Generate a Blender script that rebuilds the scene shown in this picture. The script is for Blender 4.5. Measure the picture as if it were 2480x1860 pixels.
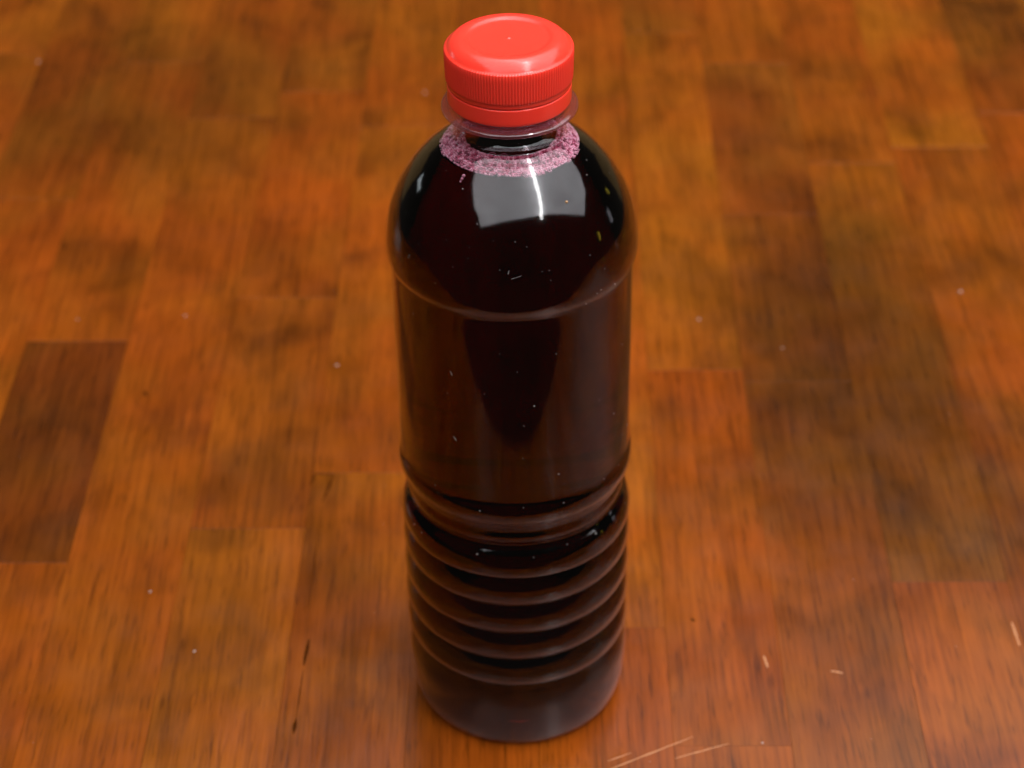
import bpy, bmesh, math, random
from mathutils import Vector, Matrix

random.seed(7)
sc = bpy.context.scene
for o in list(bpy.data.objects):
    bpy.data.objects.remove(o, do_unlink=True)
COL = sc.collection
MM = 0.001
R = math.radians

# ------------------------------------------------------------------ camera
PITCH, ROLL = R(35.9), R(0.92)
fw = Vector((0, math.cos(PITCH), -math.sin(PITCH)))
rt = Vector((1, 0, 0))
up = rt.cross(fw)
cx = rt * math.cos(ROLL) - up * math.sin(ROLL)
cy = rt * math.sin(ROLL) + up * math.cos(ROLL)
cam_d = bpy.data.cameras.new('camera')
cam = bpy.data.objects.new('camera', cam_d)
COL.objects.link(cam)
M = Matrix((cx, cy, -fw)).transposed().to_4x4()
M.translation = Vector((-0.5, -449, 428)) * MM
cam.matrix_world = M
cam_d.sensor_width = 36
cam_d.lens = 75.5
cam_d.clip_start = 0.01
cam_d.clip_end = 50
cam_d.dof.use_dof = True
cam_d.dof.focus_distance = 0.497
cam_d.dof.aperture_fstop = 17
sc.camera = cam

# ------------------------------------------------------------------ world (dim room) and lamps
w = bpy.data.worlds.new('World')
sc.world = w
w.use_nodes = True
bg = w.node_tree.nodes['Background']
bg.inputs['Color'].default_value = (1.0, 0.86, 0.74, 1)
bg.inputs['Strength'].default_value = 0.030


def area(name, loc, size, radiance, color, target=None, rotz=None):
    L = bpy.data.lights.new(name, 'AREA')
    L.shape = 'RECTANGLE'
    L.size, L.size_y = size
    L.energy = radiance * math.pi * size[0] * size[1]
    L.color = color
    o = bpy.data.objects.new(name, L)
    COL.objects.link(o)
    o.location = loc
    if target is None:
        o.rotation_euler = (0, 0, rotz or 0)      # shines straight down
    else:
        d = Vector(target) - Vector(loc)
        o.rotation_euler = d.to_track_quat('-Z', 'Y').to_euler()
    return o


TOP = 0.17
Hc = 1.4                                           # ceiling above the shoulder
# bright tube lamp under a pale ceiling
tx0, ty0, tx1, ty1 = 0.765, -1.14, 0.20, 0.22
L = math.hypot(tx1 - tx0, ty1 - ty0) * Hc
tube = area('ceiling_tube', ((tx0 + tx1) / 2 * Hc, (ty0 + ty1) / 2 * Hc, TOP + Hc - 0.03), (0.095, L), 17, (1.0, 0.98, 0.97),
            rotz=math.atan2(-(tx1 - tx0), ty1 - ty0))
# broad glow of the pale ceiling: one lamp whose lit field has slanting sides
gx0, gx1, gy0, gy1 = -1.05, 3.2, -1.5, 1.45
glow = area('ceiling_glow', ((gx0 + gx1) / 2 * Hc, (gy0 + gy1) / 2 * Hc, TOP + Hc), ((gx1 - gx0) * Hc, (gy1 - gy0) * Hc), 2.9, (0.95, 0.955, 1.0))
glow.data.use_nodes = True
gt = glow.data.node_tree
gem = next(n for n in gt.nodes if n.type == 'EMISSION')
gpos = gt.nodes.new('ShaderNodeNewGeometry').outputs['Position']


def side(p, q, soft):
    """1 on the left of the line p->q (ceiling units), 0 on its right"""
    d = Vector((q[0] - p[0], q[1] - p[1])).normalized()
    n = Vector((-d.y, d.x))
    dot = gt.nodes.new('ShaderNodeVectorMath')
    dot.operation = 'DOT_PRODUCT'
    dot.inputs[1].default_value = (n.x, n.y, 0)
    gt.links.new(gpos, dot.inputs[0])
    mr = gt.nodes.new('ShaderNodeMapRange')
    off = (n.x * p[0] + n.y * p[1]) * Hc
    mr.inputs['From Min'].default_value = off - soft
    mr.inputs['From Max'].default_value = off + soft
    gt.links.new(dot.outputs['Value'], mr.inputs['Value'])
    return mr.outputs[0]


def gmul(a, b):
    m = gt.nodes.new('ShaderNodeMath')
    m.operation = 'MULTIPLY'
    gt.links.new(a, m.inputs[0])
    gt.links.new(b, m.inputs[1])
    return m.outputs[0]


lit = gmul(gmul(side((-0.91, -1.40), (2.93, -0.53), 0.03), side((-0.58, 0.1), (-0.91, -1.40), 0.02)), gmul(side((2.93, -0.53), (1.29, 0.66), 0.03), side((1.2, 1.40), (-0.6, 0.50), 0.40)))
# plaster is never quite even
gn = gt.nodes.new('ShaderNodeTexNoise')
gn.inputs['Scale'].default_value = 1.6
gt.links.new(gpos, gn.inputs['Vector'])
gr = gt.nodes.new('ShaderNodeMapRange')
gr.inputs['From Min'].default_value, gr.inputs['From Max'].default_value = 0.3, 0.7
gr.inputs['To Min'].default_value, gr.inputs['To Max'].default_value = 0.82, 1.15
gt.links.new(gn.outputs['Fac'], gr.inputs['Value'])
# brighter close to the tube
td = Vector((tx1 - tx0, ty1 - ty0)).normalized()
tn = Vector((-td.y, td.x))
gd = gt.nodes.new('ShaderNodeVectorMath')
gd.operation = 'DOT_PRODUCT'
gd.inputs[1].default_value = (tn.x, tn.y, 0)
gt.links.new(gpos, gd.inputs[0])


def gmath(op, a, b):
    m = gt.nodes.new('ShaderNodeMath')
    m.operation = op
    gt.links.new(a, m.inputs[0])
    m.inputs[1].default_value = b
    return m.outputs[0]


gs = gmath('DIVIDE', gmath('SUBTRACT', gd.outputs['Value'], (tn.x * tx0 + tn.y * ty0) * Hc), 0.13)
gq = gmath('ADD', gmul(gs, gs), 1.0)
m1 = gt.nodes.new('ShaderNodeMath')
m1.operation = 'DIVIDE'
m1.inputs[0].default_value = 1.6
gt.links.new(gq, m1.inputs[1])
boost = gmath('ADD', m1.outputs[0], 0.92)
gt.links.new(gmul(gmul(lit, gr.outputs[0]), boost), gem.inputs['Strength'])


def around(az, el, dist):
    a, e = R(az), R(el)
    return Vector((math.sin(a) * math.cos(e), -math.cos(a) * math.cos(e), math.sin(e))) * dist + Vector((0, 0, 0.165))


area('left_window', around(-122, 11, 2.0), (0.40, 0.16), 2.2, (0.86, 0.95, 1.0), target=(0, 0, 0.165))
area('right_lamp_warm', around(85, 1, 1.5), (0.05, 0.13), 2.2, (1.0, 0.72, 0.06), target=(0, 0, 0.165))
area('right_lamp_warm', around(118, 6, 1.5), (0.05, 0.08), 2.2, (1.0, 0.78, 0.08), target=(0, 0, 0.165))
area('right_window', around(104, 1, 1.6), (0.10, 0.20), 1.0, (0.95, 0.9, 1.0), target=(0, 0, 0.165))

# warm light low down in the room behind
area('back_room_glow', around(-150, 0, 2.6), (1.7, 0.85), 0.15, (1.0, 0.60, 0.20), target=(0, 0, 0.165))
area('back_room_glow', around(148, 0, 2.6), (1.7, 0.85), 0.15, (1.0, 0.60, 0.20), target=(0, 0, 0.165))

sc.view_settings.view_transform = 'Standard'
sc.view_settings.look = 'None'
sc.view_settings.exposure = 0
sc.view_settings.gamma = 1
sc.view_settings.use_curve_mapping = False
sc.cycles.use_denoising = True
sc.cycles.max_bounces = 16
sc.cycles.transmission_bounces = 12
sc.cycles.transparent_max_bounces = 24
sc.cycles.blur_glossy = 0.3


# ------------------------------------------------------------------ helpers
class NT:
    """small node-tree helper"""
    def __init__(self, name):
        self.m = bpy.data.materials.new(name)
        self.m.use_nodes = True
        self.t = self.m.node_tree
        self.t.nodes.clear()
        self.out = self.n('ShaderNodeOutputMaterial')

    def n(self, typ, **kw):
        nd = self.t.nodes.new(typ)
        for k, v in kw.items():
            if k in ('i',):
                for a, b in v.items():
                    nd.inputs[a].default_value = b
            else:
                setattr(nd, k, v)
        return nd

    def l(self, a, b):
        self.t.links.new(a, b)

    def math(self, op, a, b=None, clamp=False):
        nd = self.n('ShaderNodeMath', operation=op)
        nd.use_clamp = clamp
        for k, v in ((0, a), (1, b)):
            if v is None:
                continue
            if isinstance(v, (int, float)):
                nd.inputs[k].default_value = v
            else:
                self.l(v, nd.inputs[k])
        return nd.outputs[0]

    def ramp(self, f, stops):
        nd = self.n('ShaderNodeValToRGB')
        e = nd.color_ramp.elements
        while len(e) < len(stops):
            e.new(0.5)
        for k, (p, c) in enumerate(stops):
            e[k].position = p
            e[k].color = (c, c, c, 1) if isinstance(c, (int, float)) else (*c, 1)
        self.l(f, nd.inputs[0])
        return nd.outputs[0]

    def mixc(self, f, a, b, mode='MIX'):
        nd = self.n('ShaderNodeMix', data_type='RGBA', blend_type=mode)
        for s, v in ((nd.inputs[0], f), (nd.inputs[6], a), (nd.inputs[7], b)):
            if isinstance(v, (int, float)):
                s.default_value = v
            elif isinstance(v, tuple):
                s.default_value = (*v, 1) if len(v) == 3 else v
            else:
                self.l(v, s)
        return nd.outputs[2]

    def noise(self, vec, scale, detail=3, rough=0.55, dist=0.0):
        nd = self.n('ShaderNodeTexNoise')
        nd.inputs['Scale'].default_value = scale
        nd.inputs['Detail'].default_value = detail
        nd.inputs['Roughness'].default_value = rough
        nd.inputs['Distortion'].default_value = dist
        self.l(vec, nd.inputs['Vector'])
        return nd.outputs['Fac']

    def mapping(self, vec, scale=(1, 1, 1), loc=None):
        nd = self.n('ShaderNodeMapping')
        nd.inputs['Scale'].default_value = scale
        if loc is not None:
            self.l(loc, nd.inputs['Location'])
        self.l(vec, nd.inputs['Vector'])
        return nd.outputs[0]


def mesh_obj(name, verts, faces, mat, parent=None, smooth=True, mats=None, fm=None):
    me = bpy.data.meshes.new(name)
    me.from_pydata(verts, [], faces)
    for m_ in (mats or [mat]):
        me.materials.append(m_)
    if fm:
        for p_, k in zip(me.polygons, fm):
            p_.material_index = k
    if smooth:
        me.polygons.foreach_set('use_smooth', [True] * len(me.polygons))
    me.update()
    o = bpy.data.objects.new(name, me)
    COL.objects.link(o)
    if parent:
        o.parent = parent
    return o


def lathe(profile, segs, rfun=None):
    """profile: (r, z) list in mm, axis points allowed; returns verts (m), faces, ring index of each face"""
    vs, fs, fr = [], [], []
    rings = []
    for k, (r, z) in enumerate(profile):
        if r < 1e-6:
            rings.append([len(vs)])
            vs.append((0, 0, z * MM))
        else:
            ring = []
            for s in range(segs):
                a = 2 * math.pi * s / segs
                rr = r + (rfun(k, s) if rfun else 0)
                ring.append(len(vs))
                vs.append((rr * math.cos(a) * MM, rr * math.sin(a) * MM, z * MM))
            rings.append(ring)
    for k in range(len(rings) - 1):
        a, b = rings[k], rings[k + 1]
        for s in range(segs):
            t = (s + 1) % segs
            if len(a) == 1 and len(b) == 1:
                continue
            if len(a) == 1:
                fs.append((a[0], b[t], b[s]))
            elif len(b) == 1:
                fs.append((a[s], a[t], b[0]))
            else:
                fs.append((a[s], a[t], b[t], b[s]))
            fr.append(k)
    return vs, fs, fr


def pchip(pts, step):
    """monotone cubic through (z, r) points, sampled about every step mm along z"""
    n = len(pts)
    x = [p[0] for p in pts]
    y = [p[1] for p in pts]
    h = [x[i + 1] - x[i] for i in range(n - 1)]
    d = [(y[i + 1] - y[i]) / h[i] for i in range(n - 1)]
    m = [d[0]] + [0.0] * (n - 2) + [d[-1]]
    for i in range(1, n - 1):
        if d[i - 1] * d[i] > 0:
            w1, w2 = 2 * h[i] + h[i - 1], h[i] + 2 * h[i - 1]
            m[i] = (w1 + w2) / (w1 / d[i - 1] + w2 / d[i])
    out = []
    for i in range(n - 1):
        k = max(1, int(math.ceil(h[i] / step)))
        for j in range(k):
            t = j / k
            a = (1 + 2 * t) * (1 - t) ** 2
            b = t * (1 - t) ** 2
            c = t * t * (3 - 2 * t)
            e = t * t * (t - 1)
            out.append((x[i] + t * h[i], a * y[i] + b * h[i] * m[i] + c * y[i + 1] + e * h[i] * m[i + 1]))
    out.append((x[-1], y[-1]))
    return out


def tag(o, label, cat, group=None):
    o['label'] = label
    o['category'] = cat
    if group:
        o['group'] = group


# ------------------------------------------------------------------ materials
def wood_material():
    N = NT('stained_wood')
    geo = N.n('ShaderNodeNewGeometry')
    oi = N.n('ShaderNodeObjectInfo')
    rnd = N.n('ShaderNodeCombineXYZ')
    N.l(N.math('MULTIPLY', oi.outputs['Random'], 13.7), rnd.inputs[0])
    N.l(N.math('MULTIPLY', oi.outputs['Random'], 7.3), rnd.inputs[1])
    N.l(N.math('MULTIPLY', oi.outputs['Random'], 3.1), rnd.inputs[2])
    pos = N.n('ShaderNodeVectorMath', operation='ADD')
    N.l(geo.outputs['Position'], pos.inputs[0])
    N.l(rnd.outputs[0], pos.inputs[1])
    P = pos.outputs[0]
    # chatoyant clouds across the grain, long figure along it, fine fibres, short pores
    cloud = N.noise(N.mapping(P, (30, 21, 30)), 1.0, 3, 0.5, 0.6)
    figure = N.noise(N.mapping(P, (95, 9, 40)), 1.0, 4, 0.6, 0.5)
    fibre = N.noise(N.mapping(P, (700, 26, 300)), 1.0, 4, 0.65)
    pore = N.noise(N.mapping(P, (1050, 85, 300)), 1.0, 2, 0.5)
    c1 = N.ramp(cloud, [(0.28, 0.60), (0.50, 1.0), (0.74, 1.25)])
    c2 = N.ramp(figure, [(0.28, 0.74), (0.5, 1.0), (0.75, 1.12)])
    c3 = N.ramp(fibre, [(0.27, 0.62), (0.48, 1.0), (0.76, 1.26)])
    c4 = N.ramp(pore, [(0.30, 0.66), (0.42, 1.0)])
    v = N.math('MULTIPLY', N.math('MULTIPLY', c1, c2), N.math('MULTIPLY', c3, c4))
    base = N.mixc(1.0, oi.outputs['Color'], v, 'MULTIPLY')
    # redder where darker
    hue = N.noise(N.mapping(P, (18, 16, 18)), 1.0, 2)
    tint = N.mixc(N.ramp(hue, [(0.38, 0.0), (0.62, 1.0)]), (1.0, 0.90, 0.9), (0.97, 1.08, 1.0))
    col = N.mixc(1.0, base, tint, 'MULTIPLY')
    # old dark stains soaked into the table, running across several staves
    wob = N.n('ShaderNodeTexNoise')
    wob.inputs['Scale'].default_value = 22
    wob.inputs['Detail'].default_value = 4
    N.l(geo.outputs['Position'], wob.inputs['Vector'])
    wv = N.n('ShaderNodeVectorMath', operation='MULTIPLY_ADD')
    N.l(wob.outputs['Color'], wv.inputs[0])
    wv.inputs[1].default_value = (0.05, 0.09, 0)
    N.l(geo.outputs['Position'], wv.inputs[2])
    dark = None
    for (sx, sy, rx, ry, amt) in ((0.118, 0.150, 0.042, 0.120, 1.0), (0.100, 0.290, 0.016, 0.060, 0.40), (0.145, 0.085, 0.032, 0.075, 0.8),
                                  (-0.150, 0.345, 0.065, 0.075, 0.60), (-0.085, 0.090, 0.019, 0.024, 0.55), (-0.07, 0.195, 0.022, 0.014, 0.35),
                                  (-0.018, 0.020, 0.014, 0.040, 0.30), (0.215, 0.40, 0.03, 0.06, 0.45), (-0.075, 0.150, 0.010, 0.012, 0.3)):
        mp = N.n('ShaderNodeVectorMath', operation='SUBTRACT')
        N.l(wv.outputs[0], mp.inputs[0])
        mp.inputs[1].default_value = (sx + 0.025, sy + 0.045, 0)
        ms = N.n('ShaderNodeVectorMath', operation='MULTIPLY')
        N.l(mp.outputs[0], ms.inputs[0])
        ms.inputs[1].default_value = (1 / rx, 1 / ry, 0)
        ln = N.n('ShaderNodeVectorMath', operation='LENGTH')
        N.l(ms.outputs[0], ln.inputs[0])
        g1 = N.n('ShaderNodeMapRange')
        g1.interpolation_type = 'SMOOTHSTEP'
        g1.inputs['From Min'].default_value = 1.35
        g1.inputs['From Max'].default_value = 0.45
        g1.inputs['To Max'].default_value = amt
        N.l(ln.outputs['Value'], g1.inputs['Value'])
        dark = g1.outputs[0] if dark is None else N.math('MAXIMUM', dark, g1.outputs[0])
    col = N.mixc(dark, col, N.mixc(1.0, col, (0.48, 0.56, 0.75), 'MULTIPLY'))
    bs = N.n('ShaderNodeBsdfPrincipled')
    N.l(col, bs.inputs['Base Color'])
    rr = N.noise(N.mapping(geo.outputs['Position'], (60, 60, 60)), 1.0, 4)
    N.l(N.ramp(rr, [(0.3, 0.16), (0.7, 0.26)]), bs.inputs['Roughness'])
    bs.inputs['IOR'].default_value = 1.48
    bmp = N.n('ShaderNodeBump')
    bmp.inputs['Strength'].default_value = 0.10
    bmp.inputs['Distance'].default_value = 0.0004
    N.l(N.math('ADD', fibre, pore), bmp.inputs['Height'])
    N.l(bmp.outputs[0], bs.inputs['Normal'])
    N.l(bs.outputs[0], N.out.inputs[0])
    return N.m


def clear_plastic(name, f0, film=0.0):
    """clear thin plastic wall: Schlick reflection over straight transmission"""
    N = NT(name)
    lw = N.n('ShaderNodeLayerWeight')
    lw.inputs['Blend'].default_value = 0.5
    tc = N.n('ShaderNodeTexCoord')
    p5 = N.math('POWER', lw.outputs['Facing'], 5.0)
    F = N.math('ADD', N.math('MULTIPLY', p5, 1 - f0), f0)
    gl = N.n('ShaderNodeBsdfGlossy')
    gl.inputs['Roughness'].default_value = 0.075
    gl.inputs['Color'].default_value = (1, 1, 1, 1)
    if film > 0:
        # faint moulding waviness and handling marks of a thin bottle
        nz = N.noise(N.mapping(tc.outputs['Object'], (420, 420, 420)), 1.0, 4, 0.6)
        nz2 = N.noise(N.mapping(tc.outputs['Object'], (55, 55, 30)), 1.0, 2)
        bmp = N.n('ShaderNodeBump')
        bmp.inputs['Strength'].default_value = 0.10
        bmp.inputs['Distance'].default_value = 0.0003
        N.l(N.math('ADD', N.math('MULTIPLY', nz, 0.34), N.math('MULTIPLY', nz2, 0.15)), bmp.inputs['Height'])
        N.l(bmp.outputs[0], gl.inputs['Normal'])
    tr = N.n('ShaderNodeBsdfTransparent')
    tr.inputs['Color'].default_value = (0.985, 0.985, 0.99, 1)
    mx = N.n('ShaderNodeMixShader')
    N.l(F, mx.inputs[0])
    N.l(tr.outputs[0], mx.inputs[1])
    N.l(gl.outputs[0], mx.inputs[2])
    last = mx.outputs[0]
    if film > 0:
        # patchy pale film, heavier low down: stands in for the table's reflection
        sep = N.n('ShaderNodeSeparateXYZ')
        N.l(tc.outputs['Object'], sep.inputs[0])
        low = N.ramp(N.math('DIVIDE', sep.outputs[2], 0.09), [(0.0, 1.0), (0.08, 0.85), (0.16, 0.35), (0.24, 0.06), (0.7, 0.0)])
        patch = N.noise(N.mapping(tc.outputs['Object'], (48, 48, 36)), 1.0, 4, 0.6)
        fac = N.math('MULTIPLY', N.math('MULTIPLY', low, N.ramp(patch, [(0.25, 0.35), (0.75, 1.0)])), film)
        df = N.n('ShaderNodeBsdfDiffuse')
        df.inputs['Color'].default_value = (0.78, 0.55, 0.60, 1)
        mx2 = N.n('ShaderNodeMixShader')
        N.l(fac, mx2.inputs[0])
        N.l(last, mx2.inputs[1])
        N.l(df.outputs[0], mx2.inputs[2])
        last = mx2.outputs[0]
    N.l(last, N.out.inputs[0])
    return N.m


def ring_material():
    """slightly cloudy moulded ring: clear with a little scatter"""
    N = NT('support_ring_plastic')
    lw = N.n('ShaderNodeLayerWeight')
    lw.inputs['Blend'].default_value = 0.5
    F = N.math('ADD', N.math('MULTIPLY', N.math('POWER', lw.outputs['Facing'], 4.0), 0.9), 0.09)
    gl = N.n('ShaderNodeBsdfGlossy')
    gl.inputs['Roughness'].default_value = 0.05
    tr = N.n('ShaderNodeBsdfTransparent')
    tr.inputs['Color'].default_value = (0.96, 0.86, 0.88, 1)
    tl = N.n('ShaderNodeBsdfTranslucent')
    tl.inputs['Color'].default_value = (0.85, 0.22, 0.26, 1)  # red of the cap's reflection, painted into the ring
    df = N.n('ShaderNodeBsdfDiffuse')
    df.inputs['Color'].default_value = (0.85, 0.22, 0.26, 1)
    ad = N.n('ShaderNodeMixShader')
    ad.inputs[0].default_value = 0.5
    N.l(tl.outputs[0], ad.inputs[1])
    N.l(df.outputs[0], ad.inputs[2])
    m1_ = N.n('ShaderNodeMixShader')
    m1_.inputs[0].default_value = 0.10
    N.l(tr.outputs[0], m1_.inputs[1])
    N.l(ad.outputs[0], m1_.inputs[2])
    m2_ = N.n('ShaderNodeMixShader')
    N.l(F, m2_.inputs[0])
    N.l(m1_.outputs[0], m2_.inputs[1])
    N.l(gl.outputs[0], m2_.inputs[2])
    N.l(m2_.outputs[0], N.out.inputs[0])
    return N.m


def liquid_material():
    N = NT('dark_drink')
    g = N.n('ShaderNodeBsdfRefraction')     # the wetted wall reflects nothing of its own
    g.inputs['IOR'].default_value = 1.34
    g.inputs['Roughness'].default_value = 0.0
    ab = N.n('ShaderNodeVolumeAbsorption')
    ab.inputs['Color'].default_value = (0.910, 0.50, 0.32, 1)
    ab.inputs['Density'].default_value = 680
    N.l(g.outputs[0], N.out.inputs['Surface'])
    N.l(ab.outputs[0], N.out.inputs['Volume'])
    return N.m


def foam_material():
    N = NT('pink_foam')
    lw = N.n('ShaderNodeLayerWeight')
    lw.inputs['Blend'].default_value = 0.5
    at = N.n('ShaderNodeAttribute', attribute_name='tone')
    cl = N.n('ShaderNodeAttribute', attribute_name='clear')
    col = N.mixc(at.outputs['Fac'], (0.70, 0.20, 0.31), (1.0, 0.66, 0.77))
    bs = N.n('ShaderNodeBsdfPrincipled')
    N.l(col, bs.inputs['Base Color'])
    bs.inputs['Roughness'].default_value = 0.12
    bs.inputs['IOR'].default_value = 1.33
    tr = N.n('ShaderNodeBsdfTransparent')
    tr.inputs['Color'].default_value = (0.92, 0.66, 0.76, 1)
    mx = N.n('ShaderNodeMixShader')
    # a bubble's film is seen edge-on at its rim, through at its middle
    few = N.ramp(lw.outputs['Facing'], [(0.05, 0.30), (0.45, 0.55), (0.8, 1.0)])
    big = N.ramp(lw.outputs['Facing'], [(0.30, 0.05), (0.62, 0.14), (0.85, 0.95)])
    N.l(N.mixc(cl.outputs['Fac'], few, big), mx.inputs[0])
    N.l(tr.outputs[0], mx.inputs[1])
    N.l(bs.outputs[0], mx.inputs[2])
    N.l(mx.outputs[0], N.out.inputs[0])
    return N.m


def red_plastic():
    N = NT('red_plastic')
    tc = N.n('ShaderNodeTexCoord')
    bs = N.n('ShaderNodeBsdfPrincipled')
    bs.inputs['Base Color'].default_value = (0.94, 0.048, 0.027, 1)
    bs.inputs['Roughness'].default_value = 0.24
    bs.inputs['IOR'].default_value = 1.49
    bs.inputs['Subsurface Weight'].default_value = 0.2
    bs.inputs['Subsurface Radius'].default_value = (1.0, 0.12, 0.08)
    bs.inputs['Subsurface Scale'].default_value = 0.0012
    nz = N.noise(N.mapping(tc.outputs['Object'], (700, 700, 700)), 1.0, 3)
    bmp = N.n('ShaderNodeBump')
    bmp.inputs['Strength'].default_value = 0.05
    bmp.inputs['Distance'].default_value = 0.0002
    N.l(nz, bmp.inputs['Height'])
    N.l(bmp.outputs[0], bs.inputs['Normal'])
    N.l(N.ramp(nz, [(0.3, 0.16), (0.7, 0.24)]), bs.inputs['Roughness'])
    N.l(bs.outputs[0], N.out.inputs[0])
    return N.m


def plain(name, col, rough):
    N = NT(name)
    tc = N.n('ShaderNodeTexCoord')
    nz = N.noise(N.mapping(tc.outputs['Object'], (2500, 2500, 2500)), 1.0, 2)
    bs = N.n('ShaderNodeBsdfPrincipled')
    N.l(N.mixc(nz, tuple(c * 0.8 for c in col), tuple(min(1, c * 1.2) for c in col)), bs.inputs['Base Color'])
    bs.inputs['Roughness'].default_value = rough
    if rough >= 1:
        bs.inputs['Specular IOR Level'].default_value = 0.0
    N.l(bs.outputs[0], N.out.inputs[0])
    return N.m


M_WOOD = wood_material()
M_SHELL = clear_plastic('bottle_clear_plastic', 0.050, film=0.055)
M_INNER = clear_plastic('bottle_inner_wall', 0.004)
M_NECK = clear_plastic('neck_clear_plastic_wall', 0.055)
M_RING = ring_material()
M_LIQ = liquid_material()
M_FOAM = foam_material()
M_RED = red_plastic()
M_DUST = plain('pale_dust', (0.30, 0.28, 0.27), 0.8)
M_FLECK = plain('table_dust', (0.36, 0.24, 0.18), 0.8)
M_CRUMB = plain('tan_crumb', (0.50, 0.28, 0.14), 0.7)
M_SCR = plain('bare_wood_scratch', (0.42, 0.17, 0.06), 0.6)
M_CRACK = plain('dark_grain_crack', (0.055, 0.014, 0.002), 1.0)
M_CORE = plain('table_core_wood', (0.10, 0.035, 0.01), 0.6)

# ------------------------------------------------------------------ the table top
TABLE_ROT = R(-1.15)
X0, X1, Y0, Y1 = -650, 650, -165, 900


def box(x0, x1, y0, y1, z0, z1, b=0.0):
    """box in mm with a small bevel b round its upper edges"""
    vs = [(x0, y0, z0), (x1, y0, z0), (x1, y1, z0), (x0, y1, z0),
          (x0, y0, z1 - b), (x1, y0, z1 - b), (x1, y1, z1 - b), (x0, y1, z1 - b)]
    fs = [(3, 2, 1, 0), (0, 1, 5, 4), (1, 2, 6, 5), (2, 3, 7, 6), (3, 0, 4, 7)]
    if b > 0:
        vs += [(x0 + b, y0 + b, z1), (x1 - b, y0 + b, z1), (x1 - b, y1 - b, z1), (x0 + b, y1 - b, z1)]
        fs += [(4, 5, 9, 8), (5, 6, 10, 9), (6, 7, 11, 10), (7, 4, 8, 11), (8, 9, 10, 11)]
    else:
        fs += [(4, 5, 6, 7)]
    return [tuple(c * MM for c in v) for v in vs], fs


v, f = box(X0, X1, Y0, Y1, -42, -20.05)
table = mesh_obj('table_top', v, f, M_CORE, smooth=False)
table['kind'] = 'structure'
table['label'] = 'glossy stained wooden table top made of glued staves'
table.rotation_euler = (0, 0, TABLE_ROT)

# stave colours (linear albedo)
MID = (0.2124, 0.0471, 0.0030)
GOLD = (0.2275, 0.0543, 0.0034)
RED = (0.2049, 0.0440, 0.0030)
DARK = (0.1053, 0.0245, 0.0023)
OLIVE = (0.1711, 0.0421, 0.0030)
BROWN = (0.1842, 0.0429, 0.0028)
edges = [-138.5, -103, -67, -31, 6, 43, 75.5, 112, 146.5, 185]
while edges[0] > X0 + 20:
    edges.insert(0, edges[0] - random.uniform(34.5, 37.5))
edges[0] = X0
while edges[-1] < X1 - 20:
    edges.append(edges[-1] + random.uniform(34.5, 37.5))
edges[-1] = X1
# joints along a column, far to near, with the stave that ENDS at the far joint: (near end y, colour)
known = {
    -138.5: [(560, OLIVE), (330, BROWN), (-60, MID), (-190, MID)],
    -103: [(620, OLIVE), (352, OLIVE), (196, MID), (66, RED), (-160, GOLD)],
    -67: [(500, BROWN), (322, MID), (94, MID), (-140, MID)],
    -31: [(600, OLIVE), (395, BROWN), (240, MID), (40, MID), (-210, MID)],
    6: [(520, BROWN), (260, MID), (20, GOLD), (-230, RED)],
    43: [(405, OLIVE), (150, GOLD), (-28, MID), (-250, MID)],
    75.5: [(640, MID), (375, RED), (252, (0.160, 0.039, 0.0034)), (143, OLIVE), (-60, OLIVE)],
    112: [(560, BROWN), (290, RED), (40, BROWN), (-170, MID)],
    146.5: [(470, OLIVE), (302, GOLD), (-20, RED), (-200, MID)],
}
left_cols = {
    -174.5: [(600, OLIVE), (380, BROWN), (169, MID), (50, DARK), (-200, MID)],
    -210: [(520, BROWN), (266, BROWN), (60, MID), (-200, MID)],
    185: [(660, MID), (330, OLIVE), (120, MID), (-150, MID)],
}
for i in range(len(edges) - 1):
    x0, x1 = edges[i], edges[i + 1]
    spec = None
    for k, s in list(known.items()) + list(left_cols.items()):
        if abs(k - x0) < 3.5:
            spec = s
    cuts = []
    if spec is None:
        y = Y1
        while y > Y0 + 30:
            y2 = max(Y0, y - random.uniform(150, 360))
            if y2 - Y0 < 60:
                y2 = Y0
            cuts.append((y, y2, random.choice([MID, MID, BROWN, RED, GOLD, OLIVE])))
            y = y2
    else:
        y = Y1
        for y2, c in spec:
            y2 = max(y2, Y0)
            if c is None or y <= Y0:
                continue
            cuts.append((y, y2, c))
            y = y2
        if y > Y0:
            cuts.append((y, Y0, MID))
    for ya, yb, c in cuts:
        g = 0.035
        v, f = box(x0 + g, x1 - g, yb + g, ya - g, -20, random.uniform(-0.006, 0.0), 0.03)
        st = mesh_obj('stave', v, f, M_WOOD, table, smooth=False)
        j = random.uniform(0.94, 1.06)
        st.color = (c[0] * j, c[1] * j * random.uniform(0.96, 1.04), c[2] * j, 1)

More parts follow.
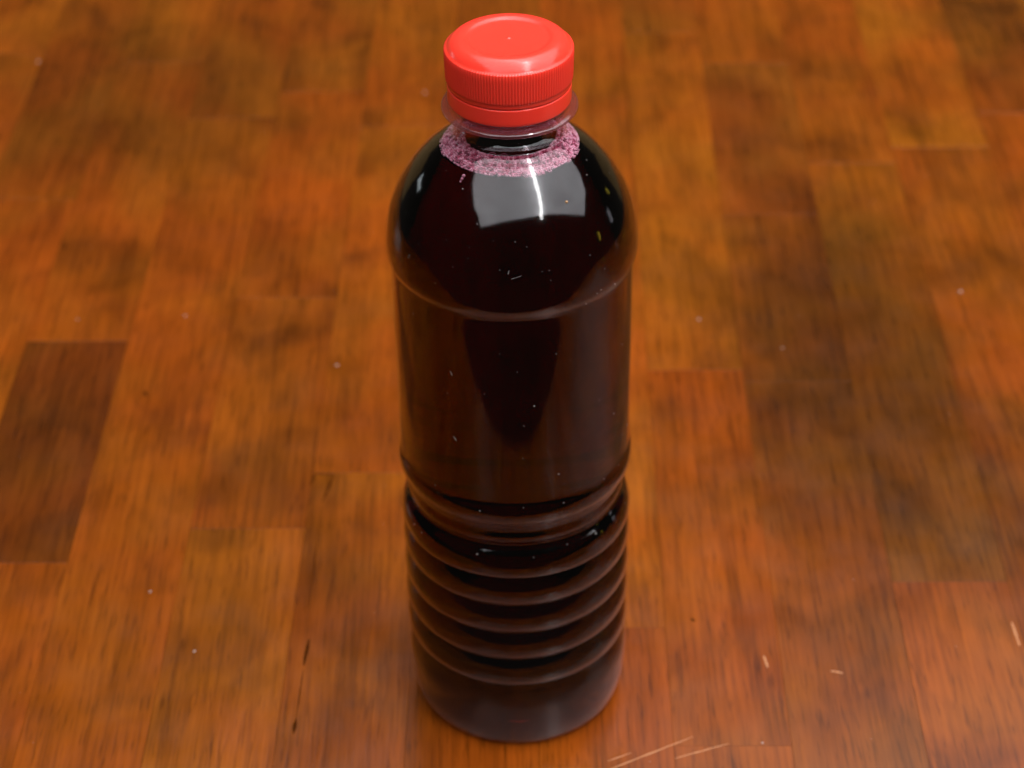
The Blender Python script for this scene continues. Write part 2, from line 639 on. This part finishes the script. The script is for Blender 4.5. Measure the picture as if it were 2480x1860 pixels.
# shallow pale scratches in the varnish near the bottle foot
def scratch(p, q, wd, name='scratch', mat=None):
    p, q = Vector((*p, 0)), Vector((*q, 0))
    rot = Matrix.Rotation(-TABLE_ROT, 3, 'Z')
    p, q = rot @ p, rot @ q
    d = (q - p).normalized()
    s = Vector((-d.y, d.x, 0))
    vs, fs = [], []
    n = 10
    for k in range(n + 1):
        t = k / n
        c = p.lerp(q, t) + s * random.uniform(-0.06, 0.06)
        ww = wd * (0.25 + 0.75 * math.sin(math.pi * min(1, max(0, 0.1 + 0.85 * t)))) * random.uniform(0.6, 1.1)
        a = c + s * ww / 2
        b = c - s * ww / 2
        vs += [(a.x * MM, a.y * MM, 0.01 * MM), (c.x * MM, c.y * MM, 0.05 * MM), (b.x * MM, b.y * MM, 0.01 * MM)]
    for k in range(n):
        for j in (0, 1):
            a = 3 * k + j
            fs.append((a, a + 1, a + 4, a + 3))
    mesh_obj(name, vs, fs, mat or M_SCR, table)


scratch((23.0, -38.0), (48.1, -25.4), 0.55)
scratch((24.0, -34.2), (30.7, -31.2), 0.45)
scratch((42.5, -33.6), (57.6, -28.3), 0.50)
scratch((70.9, 6.5), (71.6, 1.5), 0.8)
scratch((145.0, 19), (145.3, 9), 0.9)
scratch((89.4, -0.2), (92.8, -1.2), 0.7)

# dark open grain along one stave left of the bottle
for p, q, wd in (((-65.5, 94.6), (-58.3, 94.3), 0.9), ((-64.6, 94.0), (-65.4, 88.5), 1.2), ((-58.3, 94.0), (-61.2, 80.0), 1.0), ((-61.3, 78.0), (-62.0, 30.0), 0.45),
                 ((-61.0, 16.5), (-61.9, 5.5), 1.15), ((-61.8, 4.0), (-62.6, -18.0), 0.4), ((-62.5, -16.0), (-62.8, -22.0), 1.2), ((51.2, 23.0), (52.2, 21.6), 1.1),
                 ((-125.3, 141.5), (-124.2, 138.5), 1.4)):
    scratch(p, q, wd, 'grain_crack', M_CRACK)

# ------------------------------------------------------------------ the bottle
bottle = bpy.data.objects.new('drink_bottle', None)
COL.objects.link(bottle)
bottle.empty_display_size = 0.05
tag(bottle, 'clear plastic bottle with red screw cap, ribbed lower half, standing on the wooden table', 'bottle')

prof_pts = [(0.0, 26.6), (0.35, 27.25), (1.2, 28.0), (2.6, 28.65), (4.5, 29.2), (8, 29.8), (12, 30.1), (16.5, 30.35), (19.0, 30.2), (21.2, 29.85),
            (23.0, 29.42), (24.3, 29.2)]
valleys = [24.3, 33.8, 43.2, 52.8, 62.3]
for a, b in zip(valleys[:-1], valleys[1:]):
    h = b - a
    for t, dr in ((0.03, 0.32), (0.08, 0.66), (0.16, 0.98), (0.28, 1.24), (0.42, 1.33), (0.56, 1.22), (0.70, 0.93), (0.84, 0.52), (0.94, 0.19)):
        # t runs up from the lower valley: undercut foot, gently sloping top
        prof_pts.append((a + h * t, 29.2 + dr))
    prof_pts.append((b, 29.2))
prof_pts += [(62.6, 29.85), (63.2, 30.25), (64.2, 30.5), (65.6, 30.55), (67.0, 30.38), (68.3, 30.12), (69.4, 29.68), (70.3, 29.06), (71.1, 28.44), (71.8, 28.08), (72.3, 28.0), (73.0, 28.25),
             (73.8, 28.62), (74.8, 28.75), (76.0, 28.62), (77.2, 28.50), (78.0, 28.75), (78.7, 29.05), (79.1, 29.05), (79.8, 29.35),
             (80.8, 30.10), (82.0, 30.58), (83.6, 30.78), (85.0, 30.66), (86.3, 30.30), (87.8, 30.06), (92, 30.02), (115, 30.0),
             (139, 30.0), (142.6, 30.03), (143.8, 30.22), (144.7, 30.62), (145.7, 30.94), (147.2, 31.05), (149, 31.02), (152, 30.78),
             (156, 30.0), (160, 28.65), (164, 26.7), (168, 24.1), (170, 22.4), (172, 20.4), (174, 18.0), (175.5, 16.0), (176.6, 14.3),
             (177.3, 13.55), (178.2, 13.25)]
outer = pchip(prof_pts, 0.35)
WALL = 0.35


def offset(prof, d):
    """move a (z, r) profile inwards along its normal by d"""
    out = []
    for i, (z, r) in enumerate(prof):
        a = prof[max(0, i - 1)]
        b = prof[min(len(prof) - 1, i + 1)]
        tz, tr = b[0] - a[0], b[1] - a[1]
        l = math.hypot(tz, tr) or 1
        out.append((z + d * tr / l, r - d * tz / l))
    return out


LEVEL = 174.3


def uneven(prof):
    def fn(k, s_):
        r, z = prof[k]
        if r < 20 or z < 3 or z > 172:
            return 0.0
        a = 2 * math.pi * s_ / 192
        return 0.035 * math.sin(3 * a + z * 0.05) + 0.022 * math.sin(5 * a - z * 0.11 + 1.3) + 0.014 * math.sin(11 * a + z * 0.23)
    return fn


inner = [p for p in offset(outer, WALL) if p[0] > 0.5]
mesh_p = [(0, 4.2), (8, 3.6), (16, 2.2), (22, 0.6), (24.5, 0.0)] + [(r, z) for z, r in outer]
n_out = len(mesh_p)
mesh_p += [(r, min(z, 178.2)) for z, r in reversed(inner)] + [(22, 1.0), (16, 2.6), (8, 4.0), (0, 4.6)]
v, f, fr = lathe(mesh_p, 192, uneven(mesh_p))
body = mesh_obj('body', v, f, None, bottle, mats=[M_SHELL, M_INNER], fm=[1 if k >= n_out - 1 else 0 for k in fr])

# neck finish: a clear tube with thread, and its support ring
np_ = [(13.25, 178.25), (12.9, 179.6), (12.85, 183.3), (12.9, 186.0), (12.9, 200.0), (12.6, 200.6), (11.2, 200.6), (10.9, 200.2),
       (10.9, 184.0), (11.4, 180.5), (12.75, 178.25), (13.25, 178.25)]
v, f, fr = lathe(np_, 128)
neck = mesh_obj('neck', v, f, M_NECK, bottle)
rp = [(13.0, 182.55), (14.2, 183.10), (15.4, 183.70), (16.0, 184.0), (16.25, 184.35), (16.2, 184.75), (15.9, 184.95), (14.5, 185.10), (13.0, 185.20), (13.0, 182.55)]
v, f, fr = lathe(rp, 160)
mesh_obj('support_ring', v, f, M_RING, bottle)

# ------------------------------------------------------------------ the cap
RIDGES = 132
SEG = RIDGES * 4
cap_prof = [(0, 201.75), (4, 201.75), (8.6, 201.78), (9.4, 201.86), (9.75, 202.02), (10.1, 202.16), (10.6, 202.22), (11.4, 202.18),
            (12.2, 202.02), (12.9, 201.70), (13.5, 201.25), (14.0, 200.70), (14.35, 200.15), (14.55, 199.85)]
k0 = len(cap_prof)
cap_prof += [(14.95, 199.72), (15.08, 199.5), (15.08, 198.0), (15.0, 195.0), (14.92, 192.6), (14.86, 192.1)]
k1 = len(cap_prof)
cap_prof += [(14.62, 191.85), (14.60, 191.2), (14.62, 190.85), (14.45, 190.75), (13.1, 190.75), (13.1, 199.5), (12.4, 200.9), (0, 200.95)]


def ridge(k, s):
    if k0 <= k < k1:
        return (0.10, 0.0, -0.16, 0.0)[s % 4]
    return 0.0


v, f, fr = lathe(cap_prof, SEG, ridge)
f = [tuple(reversed(q)) for q in f]
cap = mesh_obj('cap', v, f, M_RED, bottle)
cap['label'] = 'glossy red screw cap with fine vertical ridges'
bp = [(13.15, 190.55), (14.50, 190.55), (14.66, 190.40), (14.68, 190.1), (14.62, 188.6), (14.66, 187.0), (14.60, 186.5), (14.40, 186.25),
      (13.15, 186.25), (13.15, 190.55)]
v, f, fr = lathe(bp, 192)
f = [tuple(reversed(q)) for q in f]
mesh_obj('tamper_band', v, f, M_RED, cap)
for k in range(12):                                    # the thin bridges that hold the band to the cap
    a = 2 * math.pi * (k + 0.37) / 12
    v, f = box(14.1, 14.5, -0.35, 0.35, 190.50, 190.80)
    br = mesh_obj('bridge', v, f, M_RED, cap, smooth=False)
    br.rotation_euler = (0, 0, a)
gp = [(0, 201.98), (0.22, 201.95), (0.42, 201.84), (0.62, 201.77), (0.8, 201.70), (0, 201.70)]
v, f, fr = lathe(gp, 24)
f = [tuple(reversed(q)) for q in f]
mesh_obj('gate_mark', v, f, M_RED, cap)

# ------------------------------------------------------------------ the drink and its foam
drink = bpy.data.objects.new('dark_drink', None)
COL.objects.link(drink)
drink.empty_display_size = 0.03
tag(drink, 'dark purple-brown drink filling the clear bottle up to its shoulder', 'drink')
lq = [p for p in offset(outer, 0.5) if 1.2 < p[0] < LEVEL]
lp = [(0, 4.9), (8, 4.3), (16, 2.9), (22, 1.5)] + [(r, z) for z, r in lq]
lp += [(lp[-1][0] - 0.25, LEVEL), (0, LEVEL)]
v, f, fr = lathe(lp, 192, uneven(lp))
mesh_obj('liquid', v, f, M_LIQ, drink)


def ico(sub):
    bm = bmesh.new()
    bmesh.ops.create_icosphere(bm, subdivisions=sub, radius=1)
    vs = [tuple(q.co) for q in bm.verts]
    fs = [tuple(q.index for q in p.verts) for p in bm.faces]
    bm.free()
    return vs, fs


I1, I2 = ico(1), ico(2)


def shell_r(z):
    for (a, ra), (b, rb) in zip(outer[:-1], outer[1:]):
        if a <= z <= b:
            return ra + (rb - ra) * (z - a) / (b - a)
    return outer[-1][1]


def blobs(items, squash=1.0):
    vs, fs = [], []
    for (x, y, z, r) in items:
        V, F = I2 if r > 0.3 else I1
        o = len(vs)
        for q in V:
            vs.append(((x + q[0] * r) * MM, (y + q[1] * r) * MM, (z + q[2] * r * squash) * MM))
        fs += [tuple(i + o for i in p) for p in F]
    return vs, fs


fz = [p for p in offset(outer, WALL + 0.12) if LEVEL - 0.6 <= p[0] <= 177.6]
items = []
rnd = random.Random(11)


def foam_pt(depth):
    z, r = rnd.choice(fz)
    a = rnd.uniform(0, 2 * math.pi)
    return a, r - depth, z - depth * 0.6


bigs = []
for k in range(260):                                   # bigger clear bubbles pressed against the wall, mostly at the front
    rad = rnd.choice([0.45, 0.5, 0.55, 0.6, 0.7, 0.95])
    a = rnd.gauss(R(-97), 0.6) if k < 150 else rnd.uniform(0, 2 * math.pi)
    z, r = rnd.choice(fz)
    c = Vector(((r - rad) * math.cos(a), (r - rad) * math.sin(a), z - rad * 0.45))
    if z - rad < LEVEL - 0.2 or any((c - q).length < (rad + p) * 0.86 for q, p in bigs):
        continue
    bigs.append((c, rad))
for k in range(5200):                                  # fine bubbles against the wall
    rad = rnd.choice([0.18, 0.2, 0.23, 0.26, 0.3, 0.38])
    a, r, z = foam_pt(rad)
    edge = LEVEL - 0.15 + 0.35 * math.sin(5 * a + 1) * math.sin(2.3 * a)
    if z < edge:
        continue
    c = Vector((r * math.cos(a), r * math.sin(a), z))
    if any((c - q).length < p + rad * 0.5 for q, p in bigs):
        continue
    items.append((c.x, c.y, c.z, rad))
for k in range(2400):                                  # a second layer behind
    rad = rnd.uniform(0.25, 0.45)
    a, r, z = foam_pt(rad + rnd.uniform(0.9, 1.6))
    if z < LEVEL - 0.1:
        z = LEVEL + rnd.uniform(-0.1, 0.3)
    items.append((r * math.cos(a), r * math.sin(a), z, rad))
n_fine = len(items)
items += [(c.x, c.y, c.z, p) for c, p in bigs]
a = R(-128)
for dr, dz, rad in ((0, 0, 0.42), (0.4, -0.5, 0.36), (0.2, -0.9, 0.25)):
    z = LEVEL - 0.9 + dz
    items.append(((shell_r(z) - 0.45 - rad) * math.cos(a), (shell_r(z) - 0.45 - rad) * math.sin(a), z, rad))
v, f = blobs(items)
foam = mesh_obj('foam', v, f, M_FOAM, drink)
tone, clear = [], []
for q, it in enumerate(items):
    nv = len(I2[0]) if it[3] > 0.3 else len(I1[0])
    tone += [rnd.random() ** 1.2] * nv
    clear += [1.0 if it[3] > 0.44 else 0.0] * nv
foam.data.attributes.new('clear', 'FLOAT', 'POINT').data.foreach_set('value', clear)
foam.data.attributes.new('tone', 'FLOAT', 'POINT').data.foreach_set('value', tone)
foam['kind'] = 'stuff'
foam['label'] = 'ring of pink foam bubbles under the bottle neck'

# ------------------------------------------------------------------ dust
DUST = [(-143.4, 173.3, 0.16), (-110.7, 158.9, 0.16), (-117.6, 156.2, 0.16), (-125.9, 150.8, 0.16), (-95.6, 157.1, 0.16), (-88.4, 163.2, 0.22), (-82.9, 162.0, 0.16), (-76.6, 156.2, 0.16), (-73.3, 156.2, 0.2), (-73.0, 153.8, 0.16), (-52.1, 156.9, 0.2), (-44.8, 151.9, 0.16), (-37.7, 145.8, 0.22), (-47.3, 146.7, 0.22), (-49.7, 146.2, 0.16), (-55.0, 144.1, 0.22), (-20.9, 173.0, 0.22), (-31.9, 171.4, 0.3), (-11.8, 168.2, 0.16), (-110.7, 161.3, 0.16), (-123.3, 161.7, 0.16), (-99.1, 163.3, 0.16), (-143.2, 154.3, 0.2), (-143.9, 153.5, 0.16), (-108.4, 166.3, 0.3), (-123.0, 171.8, 0.35), (-143.5, 137.4, 0.2), (-96.3, 133.5, 0.2), (-88.4, 128.1, 0.16), (-103.8, 121.3, 0.16), (-80.8, 117.7, 0.42), (-85.7, 111.9, 0.2), (-86.5, 102.0, 0.16), (-70.1, 132.1, 0.2), (-26.1, 124.1, 0.22), (-33.8, 105.4, 0.25), (-45.6, 113.1, 0.16), (-16.5, 95.6, 0.16), (-23.8, 95.3, 0.16), (-28.1, 87.1, 0.16), (-41.5, 87.1, 0.2), (-69.0, 95.3, 0.3), (-66.7, 86.0, 0.25), (-86.4, 86.4, 0.2), (-107.3, 84.9, 0.3), (-132.7, 87.6, 0.16), (-122.9, 118.8, 0.16), (-152.3, 68.2, 0.3), (-145.1, 68.1, 0.22), (-110.0, 69.4, 0.4), (-45.5, 69.9, 0.55), (-63.2, 70.5, 0.25), (-21.9, 74.5, 0.16), (-14.8, 69.0, 0.16), (-81.6, 69.3, 0.25)]
its = []
for a, z, s in DUST:
    r = shell_r(z) + 0.02
    its.append((r * math.cos(R(a)), r * math.sin(R(a)), z, s * 0.52))
for (a0, z0), (a1, z1) in (((-90.3, 155.0), (-86.5, 155.6)), ((-91.9, 156.2), (-91.5, 156.9)), ((-120.4, 106.0), (-118.9, 104.9)), ((-120.8, 125.7), (-119.9, 124.7))):
    for k in range(9):
        t = k / 8
        z = z0 + (z1 - z0) * t
        a = a0 + (a1 - a0) * t
        r = shell_r(z) + 0.03
        its.append((r * math.cos(R(a)), r * math.sin(R(a)), z, 0.075))
rnd = random.Random(5)
for k in range(22):
    a, z = rnd.uniform(-200, 20), rnd.uniform(6, 172)
    r = shell_r(z) + 0.01
    its.append((r * math.cos(R(a)), r * math.sin(R(a)), z, rnd.uniform(0.03, 0.075)))
v, f = blobs(its, 0.8)
d = mesh_obj('dust_specks', v, f, M_DUST)
d['kind'] = 'stuff'
tag(d, 'tiny pale dust specks clinging to the bottle', 'dust')
z = 169.1
v, f = blobs([((shell_r(z) + 0.1) * math.cos(R(-56.5)), (shell_r(z) + 0.1) * math.sin(R(-56.5)), z, 0.34)])
d = mesh_obj('crumb', v, f, M_CRUMB)
tag(d, 'tiny tan crumb stuck on the shoulder of the bottle', 'crumb')

spots = [(-202.6, 385.1, 0.9), (-35.0, 351.4, 0.8), (66.0, 179.4, 0.7), (93.5, 160.9, 0.5), (161.3, 194.5, 0.9), (-116.7, 187.0, 0.6), (-154.9, 185.7, 0.5), (-60.7, 154.9, 0.75), (-94.1, 12.2, 0.6), (-110.3, 38.7, 0.6), (66.9, -28.3, 0.5)]
its = [(x, y, 0.06, r * 0.75) for x, y, r in spots]
for k in range(60):
    its.append((rnd.uniform(-220, 220), rnd.uniform(-40, 420), 0.02, rnd.uniform(0.08, 0.22)))
v, f = blobs(its, 0.18)
d = mesh_obj('dust_flecks', v, f, M_FLECK)
d['kind'] = 'stuff'
tag(d, 'scattered pale dust flecks lying on the wooden table', 'dust')
